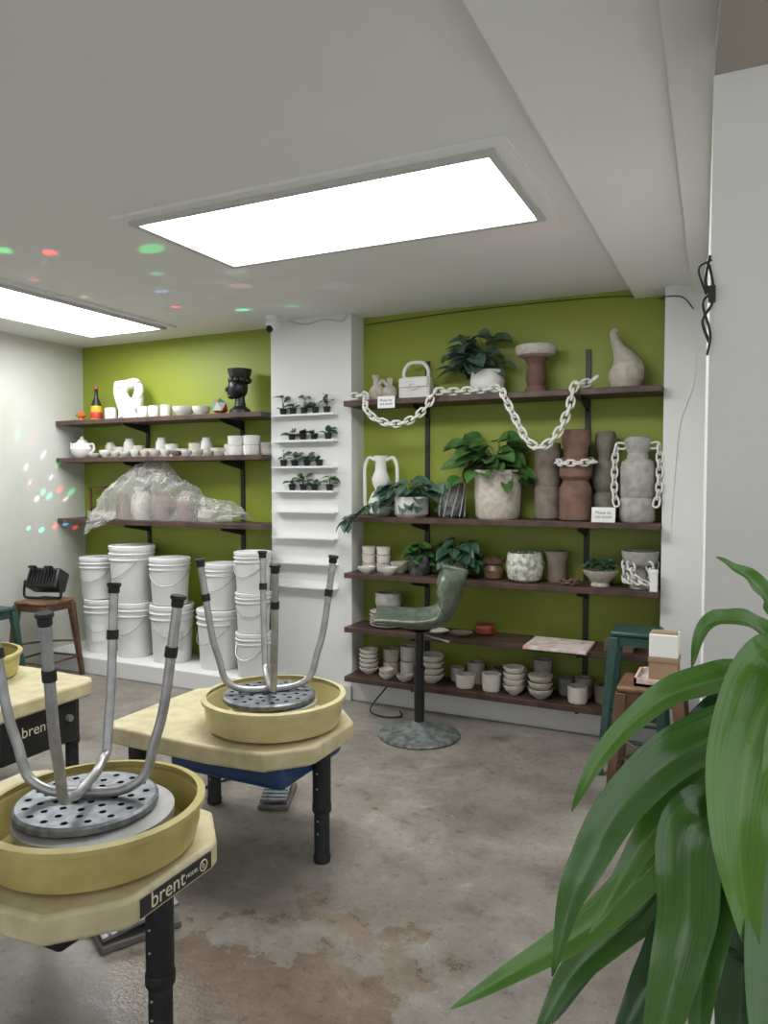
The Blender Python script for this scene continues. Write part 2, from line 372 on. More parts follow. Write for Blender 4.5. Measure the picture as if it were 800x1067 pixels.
ob('clasp',[g_sweep([(.025*math.cos(i*pi/8),-.058,.085+.02*math.sin(i*pi/8)) for i in range(16)],.004,6,True)],'white_clay',parent=r)
potted('potted_plant',(-1.42,4.43,z),[(.075,0),(.1,.03),(.108,.09),(.10,.15),(.092,.16)],'white_clay',50,.13,.09,.02,.28,.135,'leaf_grey','grey-green leafy plant in rounded white pot',dx=-.16,dd=.03,seed=3,upr=.25)
r=root('pedestal_bowl',(-1.115,4.42,z),'white shallow bowl on a brown clay pedestal','pedestal bowl')
ob('pedestal',g_lathe([(.0001,0),(.07,0),(.068,.02),(.05,.05),(.062,.09),(.058,.14),(.045,.17),(.06,.2),(.075,.215),(.0001,.216)]),'terracotta',parent=r)
ob('bowl',g_vessel([(.06,.215),(.11,.23),(.124,.26),(.12,.285)],.012),'stone',parent=r)
ob('horn_sculpture',[g_sweep(cat([(0.02,0,0),(0.02,0,.06),(.025,0,.12),(.01,0,.18),(-.02,0,.24),(-.045,0,.30),(-.05,0,.335),(-.03,0,.345)],5),[.075,.098,.095,.062,.035,.024,.018,.012],16),g_sweep(cat([(.03,0,.04),(.095,0,.1),(.08,0,.16),(.02,0,.2)],5),[.03,.026,.022,.02],10)],'stone',(-.62,4.44,z),label='tall beige twisted stoneware sculpture with pointed top',cat_='sculpture')
def card(loc,w,h,label,lines,tilt=-.15,sz=.016):
    r=root('sign_card',loc,label,'sign',rot=(tilt,0,0))
    ob('card_sheet',g_box(w,.003,h,(0,0,h/2)),'paper',parent=r,smooth=False)
    text('lettering',lines,sz,(0,-.0022,h/2),(pi/2,0,0),'ink',r)
card((-2.03,4.250,z-.06),.12,.075,'small white card with handwriting on shelf edge','Please do\nnot touch',0,.022)
chain('ceramic_chain',[[(-2.30,4.30,z+.03),(-2.19,4.275,z+.03),(-2.165,4.225,z-.05),(-2.10,4.22,1.895),(-1.97,4.22,1.85),(-1.84,4.22,1.875),(-1.74,4.22,1.95),(-1.69,4.235,z+.02),(-1.60,4.30,z+.028),(-1.42,4.29,z+.028),(-1.30,4.275,z+.028),(-1.25,4.225,z-.03),(-1.19,4.22,1.87),(-1.11,4.22,1.73),(-1.03,4.22,1.69),(-.94,4.22,1.76),(-.875,4.22,1.90),(-.845,4.235,z+.015),(-.79,4.30,z+.035),(-.73,4.30,z+.07)]],.064,.040,.0072,'white_clay','white ceramic link chain draped over the shelf edge')
# second row
z=RS[1]
r=root('handled_vase',(-2.16,4.44,z),'white vase with two big loop handles','vase')
ob('body',g_vessel([(.05,0),(.075,.02),(.085,.09),(.06,.15),(.035,.17),(.055,.21),(.06,.25),(.04,.3),(.035,.36),(.05,.40)],.006),'white_clay',parent=r)
for s in(-1,1): ob('handle',g_tube([(s*.035,0,.37),(s*.09,0,.385),(s*.12,0,.32),(s*.12,0,.2),(s*.115,0,.06),(s*.08,0,.05)],.012),'white_clay',parent=r)
pl=potted('potted_plant',(-1.91,4.38,z),[(.09,0),(.11,.02),(.112,.10),(.115,.13)],'white_clay',60,.225,.06,-.01,.17,.105,'leaf_grey','sprawling silver-green plant in low white pot',dd=.10,seed=5,offs=(0,-.03),ymax=.05)
G=[];S=[]
path=cat([(-1.98,4.31,z+.14),(-2.1,4.21,z+.09),(-2.22,4.19,z+.0),(-2.30,4.18,z-.03)],5)
S.append(g_sweep([Vector(p)-Vector((-1.91,4.38,z)) for p in path],.003,5))
for i,p in enumerate(path[3:]):
    G.append(g_leaf(Vector(p)-Vector((-1.91,4.38,z)),(random.uniform(-1,.3),-.5,random.uniform(-.8,.2)),.085,.06))
ob('trailing_vine',G+S,'leaf_grey',parent=pl)
r=root('wire_cage_pot',(-1.625,4.36,z),'dark openwork pot with white streaks','pot')
ob('pot_body',g_vessel([(.06,0),(.075,.02),(.078,.13),(.07,.22)],.008),'dark_pot',parent=r)
ob('openwork',[g_sweep([( (.083)*math.cos(a+t*.6),(.083)*math.sin(a+t*.6),.01+.2*t) for t in[i/6 for i in range(7)]],.004,5) for a in[i*pi/5 for i in range(10)]],'grey_clay',parent=r)
potted('potted_plant',(-1.34,4.40,z),[(.12,0),(.135,.02),(.142,.15),(.142,.27),(.148,.275),(.148,.30)],'stone',60,.185,.11,.02,.27,.15,'leaf_fresh','leafy green plant in large off-white clay pot',dx=-.12,dd=.12,seed=8,upr=.15,ymax=.13)
pot('tall_vase',[(.07,0),(.080,.01),(.080,.18),(.073,.2),(.080,.22),(.078,.40),(.070,.42),(.076,.46)],'taupe',(-1.045,4.455,z),'tall taupe clay cylinder vase with grooved middle','vase')
pot('tall_vase',[(.08,0),(.092,.01),(.092,.19),(.083,.21),(.07,.235),(.092,.26),(.094,.33),(.083,.35),(.068,.37),(.07,.43),(.082,.45),(.085,.5),(.075,.53)],'terracotta',(-.86,4.36,z),'tall dark terracotta stacked vase with chain ring','vase')
chain('ceramic_chain',[[(-.86+.106*math.cos(a),4.36+.106*math.sin(a),z+.345+.01*math.sin(a)) for a in[i*2*pi/14 for i in range(15)]]],.055,.034,.006,'white_clay','small white clay chain looped around terracotta vase')
pot('tall_vase',[(.06,0),(.075,.02),(.078,.09),(.068,.15),(.05,.17),(.068,.2),(.078,.26),(.066,.32),(.04,.35),(.042,.4),(.058,.44),(.060,.50),(.05,.52)],'olive_clay',(-.71,4.46,z),'tall olive grey bottle vase with bulging rings','vase')
r=root('chain_handled_vase',(-.52,4.39,z),'tall pale grey vase with chain link handles','vase')
ob('body',g_vessel([(.085,0),(.095,.015),(.097,.1),(.095,.13),(.088,.14),(.095,.15),(.095,.3),(.088,.34),(.06,.36),(.055,.39),(.07,.42),(.078,.46),(.06,.48)],.008),'grey_clay',parent=r)
for s in(-1,1): chain('chain_handle',[[(s*.07,-.02,.43),(s*.112,-.03,.42),(s*.12,-.04,.3),(s*.118,-.05,.17),(s*.105,-.06,.1)]],.058,.036,.0062,'white_clay',None,parent=r)
card((-.69,4.285,z),.13,.085,'small white card with printed words between vases','Please do\nnot touch',-.12,.023)
# third row
z=RS[2]
for x,y,h,n_ in((-2.25,4.44,.14,3),(-2.14,4.44,.13,3)):
    for k in range(n_): pot('cup',cup(.045,.055,1.08),'bisque',(x,y,z+k*.0555),'small unglazed white cup in a stack','cup',.005,20,'stacked unglazed cups')
pot('bowl',bowl(.072,.07),'stone',(-2.015,4.45,z),'pale stoneware bowl beside stacked cups','bowl')
pot('bowl',bowl(.065,.05),'bisque',(-2.04,4.30,z),'small shallow unglazed bowl by shelf edge','bowl')
pot('bowl',bowl(.06,.045),'bisque',(-2.2,4.31,z),'small white unglazed bowl near stacked cups','bowl')
potted('potted_plant',(-1.86,4.40,z),[(.06,0),(.07,.02),(.073,.11),(.075,.13)],'dark_pot',34,.055,.07,.0,.13,.08,'leaf_fresh','green leafy plant in small dark glazed pot',dd=.08,seed=11,upr=.2)
potted('potted_plant',(-1.62,4.40,z),[(.06,0),(.075,.02),(.078,.08),(.08,.10)],'grey_clay',50,.105,.11,.03,.18,.11,'leaf_dark','dark green plant spreading large heart-shaped leaves',dx=.05,dd=.06,seed=13)
pot('bowl',[(.045,0),(.06,.01),(.068,.06),(.05,.09),(.062,.1),(.066,.13)],'brown_glaze',(-1.36,4.40,z),'glossy brown waisted bowl beside leafy plant','bowl')
r=root('patterned_planter',(-1.16,4.37,z),'speckled cream round planter with trailing sprigs','planter')
ob('pot_body',g_vessel([(.07,0),(.1,.02),(.112,.09),(.105,.16),(.1,.175)],.009),'pattern_pot',parent=r)
G,S=foliage(16,.1,.06,.0,.03,.035,(0,0,.17),0,.1,21); ob('sprigs',G+S,'leaf_fresh',parent=r)
pot('vase',[(.055,0),(.062,.02),(.056,.1),(.066,.15),(.075,.185)],'taupe',(-.985,4.455,z),'flared brown clay pot behind planter','pot')
r=root('footed_bowl',(-.72,4.40,z),'pale footed bowl filled with small succulents','planter')
ob('bowl',g_vessel([(.055,0),(.05,.02),(.06,.035),(.09,.065),(.1,.09)],.008),'stone',parent=r)
G,S=foliage(80,.07,.06,.02,.08,.035,(0,0,.08),0,0,31,.09,.4); ob('succulents',G,'leaf_dark',parent=r)
r=root('chain_footed_bowl',(-.50,4.40,z),'wide grey bowl standing on looped chain foot','bowl')
ob('bowl',g_vessel([(.05,.12),(.085,.14),(.1,.18),(.104,.21)],.01),'grey_clay',parent=r)
ob('foot_column',g_lathe([(.0001,0),(.06,0),(.05,.03),(.04,.12),(.0001,.13)],20),'grey_clay',parent=r)
for k in range(5):
    a=k*2*pi/5-.9
    chain('foot_chain',[[(.085*math.cos(a),.085*math.sin(a),.15),(.08*math.cos(a+.4),.08*math.sin(a+.4),.06),(.075*math.cos(a+1),.075*math.sin(a+1),.04)]],.06,.042,.007,'white_clay',None,parent=r)
chain('ceramic_chain',[[(-.93,4.33,z+.02),(-.87,4.30,z+.02),(-.84,4.33,z+.02),(-.88,4.37,z+.02),(-.86,4.40,z+.02)]],.045,.03,.006,'terracotta','short brown clay chain lying on the shelf')
r=root('storage_box',(-.415,4.285,z),'small white lidded box at shelf end','box')
ob('box_body',g_box(.04,.04,.10,(0,0,.05)),'paper',parent=r,bevel=.003); ob('lid',g_box(.045,.045,.02,(0,0,.11)),'paper',parent=r,bevel=.003)
# fourth row
z=RS[3]
for k in range(5): ob('plate',g_vessel([(.08,0),(.1,.006),(.125,.02)],.006,28),'bisque' if k%2 else 'stone',(-2.09,4.41,z+k*.0212),label='shallow unglazed plate in a low stack',cat_='plate',group='stacked unglazed plates')
pot('bowl',[(.05,0),(.075,.02),(.09,.06),(.086,.12)],'grey_clay',(-2.09,4.41,z+.1065),'round grey clay bowl on stacked plates','bowl')
pot('bowl',bowl(.07,.05),'bisque',(-1.85,4.40,z),'shallow pale bowl on the fourth shelf','bowl')
for x in(-1.72,-1.56): pot('saucer',[(.045,0),(.06,.004),(.075,.018)],'stone' if x<-1.65 else 'taupe',(x,4.36,z),'thin flat clay saucer on dark shelf','saucer',.005)
pot('small_dish',[(.04,0),(.06,.015),(.066,.05),(.06,.06)],'red_clay',(-1.43,4.44,z),'small red-brown clay dish on shelf','dish')
ob('canvas_board',g_box(.36,.30,.018,(0,0,.009)),'pinkboard',(-.93,4.30,z),(0,0,.0),label='pale flat tray board with reddish print',cat_='board',bevel=.003)
for k in range(3): ob('flat_board',[g_box(.16,.2,.02,(0,0,.01))],'terracotta',(-.60,4.40,z+.0205*k),label='flat dark clay board in a low stack',cat_='board',group='stacked dark boards',bevel=.002)
# fifth row
z=RS[4]
def stackset(x,y,kind,n,r,h,mt,step,label,group):
    for k in range(n):
        pot(kind,(cup if kind=='cup' else bowl)(r,h),mt,(x,y,z+k*(step+.0004)),label,kind,.005,20,group)
stackset(-2.23,4.40,'bowl',5,.065,.045,'bisque',.03,'small unglazed bowl in a tall stack','stacked bowls on the lowest shelf')
stackset(-2.09,4.46,'cup',2,.055,.085,'stone',.086,'pale stoneware cup stacked on another','stacked cups on the lowest shelf')
stackset(-1.965,4.46,'cup',2,.055,.10,'bisque',.101,'tall unglazed cup on the lowest shelf','stacked cups on the lowest shelf')
stackset(-2.06,4.32,'bowl',2,.05,.04,'bisque',.028,'tiny unglazed bowl near the shelf edge','small bowls near the edge')
stackset(-1.93,4.32,'bowl',1,.055,.045,'stone',.028,'tiny stoneware bowl near the shelf edge','small bowls near the edge')
stackset(-1.77,4.38,'bowl',4,.085,.06,'bisque',.04,'wide unglazed bowl in a stack','stacked bowls on the lowest shelf')
for x,y,r_,h_,mt_ in((-1.53,4.36,.06,.085,'bisque'),(-1.50,4.48,.055,.14,'stone'),(-1.36,4.36,.058,.11,'bisque'),(-1.33,4.48,.055,.12,'taupe'),(-.83,4.34,.058,.10,'bisque'),(-.82,4.47,.05,.12,'stone'),(-.69,4.40,.055,.11,'taupe'),(-.56,4.36,.06,.10,'bisque'),(-1.63,4.49,.045,.09,'bisque'),(-1.22,4.48,.05,.13,'bisque'),(-.93,4.48,.045,.10,'grey_clay'),(-.48,4.48,.05,.12,'stone')):
    pot('cup',cup(r_,h_,1.03),mt_,(x,y,z),'straight-sided unglazed cup on the lowest shelf','cup',.005,20,'single cups on the lowest shelf')
stackset(-1.215,4.35,'bowl',4,.065,.06,'bisque',.036,'small deep unglazed bowl in a stack','stacked bowls on the lowest shelf')
stackset(-1.05,4.34,'bowl',3,.075,.06,'stone',.04,'speckled stoneware bowl in a stack','stacked bowls on the lowest shelf')
stackset(-1.07,4.48,'cup',2,.055,.10,'stone',.101,'tall stoneware cup stacked near the wall','stacked cups on the lowest shelf')
# ================================================================ SMALL SHELVES
z=LS[0]
ob('mushroom_figurine',[g_lathe([(.0001,0),(.025,0),(.02,.04),(.0001,.05)],14),g_lathe([(.04,.04),(.042,.055),(.03,.075),(.0001,.085)],16)],'orange_b',(-4.87,4.40,z),label='small orange mushroom figurine on dark shelf',cat_='figurine')
r=root('decorated_bottle',(-4.70,4.40,z),'colourful glazed bottle in yellow, red and black','bottle')
ob('bottle_body',g_lathe([(.0001,0),(.04,0),(.045,.03),(.045,.12),(.0001,.125)]),'yellow_b',parent=r)
ob('band',g_lathe([(.047,.02),(.049,.03),(.049,.06),(.047,.07)]),'red_b',parent=r)
ob('neck',g_lathe([(.045,.118),(.03,.16),(.016,.19),(.014,.24),(.018,.25),(.0001,.252)]),'black_clay',parent=r)
ob('stopper',g_ball(.017,(0,0,.262)),'red_b',parent=r)
pot('cup',cup(.05,.10),'white_clay',(-4.56,4.42,z),'white cup beside abstract sculpture','cup')
def ring(cx,cz,rx,rz,t,tilt=0,seg=12):
    pts=[]
    for i in range(24):
        a=2*pi*i/24; x=rx*math.cos(a); zz=rz*math.sin(a); pts.append((cx+x*math.cos(tilt)-zz*math.sin(tilt),.015*math.sin(2*a),cz+x*math.sin(tilt)+zz*math.cos(tilt)))
    return g_sweep(pts,t,seg,True)
ob('abstract_sculpture',[ring(.025,.205,.080,.075,.036,.3),g_sweep(cat([(-.15,0,.30),(-.10,0,.285),(-.03,0,.275),(.05,0,.285),(.10,0,.275)],4),[.012,.03,.04,.042,.03],12),g_sweep(cat([(-.145,0,.30),(-.13,0,.22),(-.085,0,.14),(-.04,0,.08),(-.02,0,.02)],5),[.014,.03,.045,.06,.075],14),g_sweep(cat([(.10,0,.19),(.085,0,.12),(.04,0,.08),(.02,0,.02)],5),[.034,.042,.05,.07],14),g_lathe([(.0001,0),(.095,0),(.09,.03),(.05,.06),(.0001,.07)],24,sy=.7)],'white_clay',(-4.36,4.42,z),label='white abstract jug-like ceramic sculpture with a hole',cat_='sculpture')
for x in(-4.20,-4.09,-3.97): pot('cup',cup(.045,.095),'white_clay',(x,4.40,z),'plain white ceramic cup on top shelf','cup',.005,20,'white cups in a row')
pot('bowl',bowl(.085,.075),'white_clay',(-3.80,4.40,z),'low white ceramic bowl on top shelf','bowl')
pot('bowl',bowl(.07,.07),'white_clay',(-3.63,4.40,z),'small white bowl beside faceted ornament','bowl')
me=bpy.data.meshes.new('faceted_ornament')
bm=bmesh.new(); bmesh.ops.create_icosphere(bm,subdivisions=1,radius=.066); bm.to_mesh(me); bm.free()
for n_ in('orange_b','teal_b','white_clay','red_b'): me.materials.append(M[n_])
for i,p in enumerate(me.polygons): p.material_index=(i*7)%4
ob('faceted_ornament',None,None,(-3.46,4.40,z+.061),me=me,label='faceted ball ornament in orange and teal',cat_='ornament')
r=root('bust_planter',(-3.285,4.41,z),'glossy black bust-shaped vase with open crown','vase')
hd=[g_lathe([(.0001,0),(.085,0),(.082,.03),(.045,.06),(.038,.1),(.04,.14),(.0001,.15)],24,sy=.8),g_ball(.072,(-.01,-.01,.19),(1,1.05,1.15)),g_sweep(cat([(-.07,-.03,.20),(-.092,-.04,.18),(-.075,-.035,.165)],3),.012,8),g_ball(.018,(-.065,-.04,.15),(1,1,.6)),g_ball(.022,(.05,-.045,.19),(.5,.5,1)),g_ball(.03,(-.05,-.03,.13),(1,1,.7))]
ob('head',hd,'black_clay',parent=r)
ob('crown_opening',g_vessel([(.055,.235),(.07,.26),(.085,.3),(.088,.325)],.012),'black_clay',parent=r)
ob('hair_curls',[g_ball(.024,(.062*math.cos(a),.062*math.sin(a),.245)) for a in[i*pi/5 for i in range(10)]],'black_clay',parent=r)
z=LS[1]
r=root('teapot',(-4.82,4.36,z),'round white teapot with spout and handle','teapot')
ob('pot_body',g_lathe([(.0001,0),(.045,0),(.08,.03),(.092,.075),(.075,.115),(.04,.13),(.0001,.131)]),'white_clay',parent=r)
ob('lid',g_lathe([(.04,.128),(.035,.145),(.012,.155),(.016,.17),(.0001,.18)],20),'white_clay',parent=r)
ob('spout',g_sweep(cat([(-.07,0,.05),(-.11,0,.08),(-.125,0,.125)],4),[.022,.014,.01],10),'white_clay',parent=r)
ob('handle',g_tube([(.07,0,.11),(.12,0,.11),(.125,0,.06),(.08,0,.035)],.009),'white_clay',parent=r)
rnd=random.Random(4)
x=-4.66; kinds=['jar','cup','jar','cup','bowl','jar','cup','bowl','cup','jar','bowl','cup','bowl']
i=0
while x<-3.45:
    k=kinds[i%len(kinds)]; i+=1
    r_=rnd.uniform(.045,.052) if k!='bowl' else rnd.uniform(.058,.066); h_={'jar':.14,'cup':.095,'bowl':.065}[k]*rnd.uniform(.9,1.1)
    x+=r_
    pot(k,{'jar':jar,'cup':cup,'bowl':bowl}[k](r_,h_),rnd.choice(['white_clay','bisque','white_clay']),(x,4.46,z),{'jar':'small white lidless jar on crowded shelf','cup':'small white cup on crowded shelf','bowl':'small white bowl on crowded shelf'}[k],k,.005,20,'small white pottery on the middle shelf')
    x+=r_+.006
x=-4.70
while x<-3.45:
    r_=rnd.uniform(.04,.06); h_=rnd.uniform(.035,.06)
    x+=r_
    pot('dish',bowl(r_,h_),rnd.choice(['white_clay','bisque','bisque','taupe','white_clay']),(x,4.325,z),'tiny clay dish along the shelf edge','dish',.005,18,'tiny dishes along the middle shelf edge')
    x+=r_+.01
for x in(-3.29,-3.155):
    for k in range(2): pot('cup',cup(.06,.07,1.04),'white_clay',(x,4.37,z+k*.0705),'wide white cup stacked on another','cup',.005,20,'stacked white cups')
pot('cup',cup(.045,.09),'grey_clay',(-3.045,4.40,z),'small grey cup at shelf end','cup')
# plastic covered work
z=LS[2]
for x,y,r_,h_,mt_ in((-4.45,4.42,.06,.20,'terracotta'),(-4.25,4.42,.085,.26,'stone'),(-4.02,4.42,.10,.22,'terracotta'),(-3.80,4.42,.08,.20,'terracotta'),(-3.60,4.42,.075,.11,'stone')):
    pot('drying_pot',[(r_*.7,0),(r_,h_*.3),(r_*.9,h_*.7),(r_*.6,h_*.85),(r_*.7,h_)],mt_,(x,y,z),'wet clay pot drying under clear plastic','pot',.008,20,'drying pots under plastic')
V=[];F=[];nx,ny=110,56
def rdg(q): return 1-2*abs(noise.noise(q))
def bagpt(u,v):
    x=-.74+1.40*u
    env=.32*math.exp(-((u-.38)/.30)**2)+.10
    if u>.8: env*=max(.25,1-(u-.8)*2.6)
    if u<.1: env*=.4+6*u
    a=pi*v
    y=-math.cos(a)*.13; h=max(0,math.sin(a))**.45*env
    q=Vector((x*4,y*6,h*5))
    k=1 if h>.05 else .25
    dn=.045*noise.noise(q)+.030*rdg(q*1.9+Vector((4,4,1)))+.014*rdg(q*4.2)+.006*rdg(q*9)
    h2=max(.004,h+dn*k); y2=y-(.03*rdg(q*1.6+Vector((9,2,1)))+.012*rdg(q*4+Vector((1,7,3))))*(1 if v<.5 else .5)
    return (x+.03*noise.noise(q*1.3+Vector((3,1,5)))+.012*rdg(q*5),max(-.145,min(.12,y2)),h2)
for i in range(nx+1):
    for j in range(ny+1): V.append(bagpt(i/nx,j/ny))
for i in range(nx):
    for j in range(ny): a=i*(ny+1)+j; F.append((a,a+1,a+ny+2,a+ny+1))
r=root('plastic_cover',(-3.93,4.41,z+.001),'crumpled clear plastic sheet draped over drying pots','plastic sheet')
ob('sheet',(V,F),'plastic_sheet',parent=r,smooth=False)
V=[];F=[]
for i in range(25):
    for j in range(19):
        u,v=i/24,j/18; q=Vector((u*4,v*3,4)); V.append((-.70+.30*u+.03*noise.noise(q*1.3),-.160-.015-.04*abs(rdg(q))*v-.01*v,.07-(.18-.12*u)*v+.01*noise.noise(q*2)))
for i in range(24):
    for j in range(18): a=i*19+j; F.append((a,a+1,a+20,a+19))
ob('hanging_flap',(V,F),'plastic_sheet',parent=r,smooth=False)
ob('wooden_frame',[g_box(.02,.02,.26,(-.09,0,.13)),g_box(.02,.02,.26,(.09,0,.13)),g_box(.2,.02,.02,(0,0,.25)),g_box(.2,.02,.02,(0,0,.01))],'stool_wood',(-4.80,4.50,z),(.0,0,0),label='small wooden frame behind the plastic sheet',cat_='frame',smooth=False)
# ================================================================ BUCKETS
def bucket(loc,R,Hh,label,sticker=None,rotz=0):
    r=root('bucket',loc,label,'bucket','white plastic glaze buckets',(0,0,rotz))
    b=R*.86
    prof=[(.0001,0),(b,0),(b+.003,.01)]
    prof+=[(b+(R-b)*.78,Hh*.74),(b+(R-b)*.78+.010,Hh*.75),(b+(R-b)*.78+.010,Hh*.765),(b+(R-b)*.82,Hh*.775),(b+(R-b)*.88,Hh*.84),(b+(R-b)*.88+.010,Hh*.85),(b+(R-b)*.88+.010,Hh*.865),(b+(R-b)*.9,Hh*.875),(R*.985,Hh*.93),(.0001,Hh*.935)]
    ob('bucket_body',g_lathe(prof,32),'bucket',parent=r)
    ob('lid',g_lathe([(R*.98,Hh*.925),(R*1.03,Hh*.925),(R*1.035,Hh*.99),(R*1.0,Hh),(R*.93,Hh),(R*.92,Hh*.975),(.0001,Hh*.975)],32),'bucket_lid',parent=r)
    pts=[(R*.99*math.sin(a),-R*.99*math.cos(a)-.006,Hh*.80-.16*Hh/.42*math.cos(a)) for a in[-pi/2+pi*i/14 for i in range(15)]]
    ob('wire_handle',g_sweep(pts,.003,6),'steel',parent=r)
    if sticker:
        V=[];F=[]
        for k in range(7):
            a=-pi/2+(-.5+k/6)*.75; rr=b+(R-b)*.35+.004
            V+= [(rr*math.cos(a),rr*math.sin(a),Hh*.22),((rr+.006)*math.cos(a),(rr+.006)*math.sin(a),Hh*.55)]
        for k in range(6): F.append((2*k,2*k+2,2*k+3,2*k+1))
        ob('label_sticker',(V,F),sticker,parent=r)
pz=.131
bucket((-4.60,4.34,pz),.14,.42,'white lidded bucket with paper sticker on side',sticker='paper',rotz=.5)
bucket((-4.25,4.33,pz),.145,.42,'white lidded bucket on the low white ledge')
bucket((-3.875,4.33,pz),.16,.43,'white lidded bucket with grey paper label',sticker='frame_grey',rotz=.9)
bucket((-3.42,4.33,pz),.165,.43,'wide white lidded bucket on the low ledge',rotz=-.3)
bucket((-3.045,4.222,pz),.122,.31,'short white bucket at the bottom of a stack')
bucket((-4.65,4.34,pz+.421),.135,.33,'white lidded bucket stacked on another bucket',rotz=.2)
bucket((-4.27,4.33,pz+.421),.170,.44,'large white lidded bucket stacked on another',rotz=-.4)
bucket((-3.89,4.33,pz+.431),.15,.35,'white bucket with wire handle on upper tier',rotz=.5)
bucket((-3.40,4.33,pz+.431),.14,.33,'white bucket stacked beside the white pillar')
bucket((-3.045,4.222,pz+.311),.122,.28,'white bucket in the middle of a stack',rotz=.4)
bucket((-3.045,4.222,pz+.592),.128,.28,'white bucket on top of a stack of three')
# ================================================================ PILLAR RAILS AND MINI PLANTS
rz=[1.943,1.765,1.586,1.42,1.28,1.10,.924,.76]
for i,zz in enumerate(rz):
    ob('picture_ledge',[g_box(.50,.065,.006,(0,-.0325,-.003)),g_box(.50,.004,.014,(0,-.065,.001)),g_box(.50,.004,.045,(0,-.002,.018))],'acrylic',(-2.70,4.38,zz),label='narrow white ledge with tiny potted plants' if i<4 else 'narrow empty white ledge on pillar',cat_='ledge',group='narrow ledges on the white pillar',smooth=False)
cols=[(-2.87,-2.79,-2.70,-2.61,-2.52),(-2.80,-2.71,-2.62,-2.51),(-2.87,-2.78,-2.68,-2.58),(-2.80,-2.71,-2.62,-2.50)]
sd=40
for i in range(4):
    for x in cols[i]:
        sd+=1
        tall=(i==0 and sd%2) or (i==3 and sd%2) or sd%5==0
        potted('mini_potted_plant',(x,4.346,rz[i]+.0005),[(.018,0),(.025,.045),(.028,.05)],'black_plastic',6 if tall else 5,.026,.016,.01,.12 if tall else .06,.058,'leaf_dark' if sd%3 else 'leaf_fresh','tiny seedling in small black plastic pot',seed=sd,group='tiny seedlings on the pillar ledges',upr=.5,ymax=.022)
# ================================================================ SECURITY CAMERA and cables
r=root('security_camera',(-2.875,4.24,H),'white dome security camera under the ceiling','security camera')
ob('camera_mount',g_lathe([(.0001,-.03),(.05,-.03),(.055,-.01),(.055,0),(.0001,0)]),'white_paint',parent=r)
ob('dome_shell',g_ball(.052,(0,0,-.06)),'white_paint',parent=r)
ob('lens',g_lathe([(.0001,0),(.026,0),(.022,.012),(.0001,.014)],20,),'glass_black',(-.005,-.036,-.09),(2.3,0,.2),parent=r)
ob('ceiling_cable',g_tube([(-2.84,4.37,2.60),(-2.70,4.37,2.565),(-2.55,4.37,2.585),(-2.42,4.37,2.56),(-2.37,4.37,2.60)],.005),'frame_grey',label='thin grey cable tacked across the pillar top',cat_='cable')
ob('string_wire',g_tube([(-2.33,4.55,2.56),(-1.6,4.55,2.585),(-.9,4.55,2.585),(-.60,4.55,2.57),(-.42,4.55,2.535),(-.395,4.345,2.50),(-.30,4.345,2.49),(-.24,4.345,2.42)],.003),'black_metal',label='thin dark wire along the green wall top',cat_='wire')
ob('power_cable',[g_tube([(-.072,1.895,2.02),(-.08,1.885,1.96),(-.066,1.89,1.91),(-.085,1.885,1.87),(-.07,1.895,1.82)],.0035),g_tube([(-.073,1.895,2.0),(-.064,1.888,1.94),(-.085,1.885,1.91),(-.068,1.888,1.84),(-.074,1.888,1.79)],.003),g_tube([(-.068,1.895,2.01),(-.095,1.888,1.99),(-.078,1.888,1.93)],.0025),g_box(.016,.022,.035,(-.066,1.889,1.93))],'black_plastic',label='tangled dark power cables at the wall edge',cat_='cable')
ob('hanging_wire',g_tube([(-.22,4.346,2.2),(-.24,4.346,2.0),(-.30,4.346,1.8),(-.33,4.346,1.4),(-.34,4.346,1.15)],.003),'paper',label='thin white wire hanging down the column',cat_='wire')
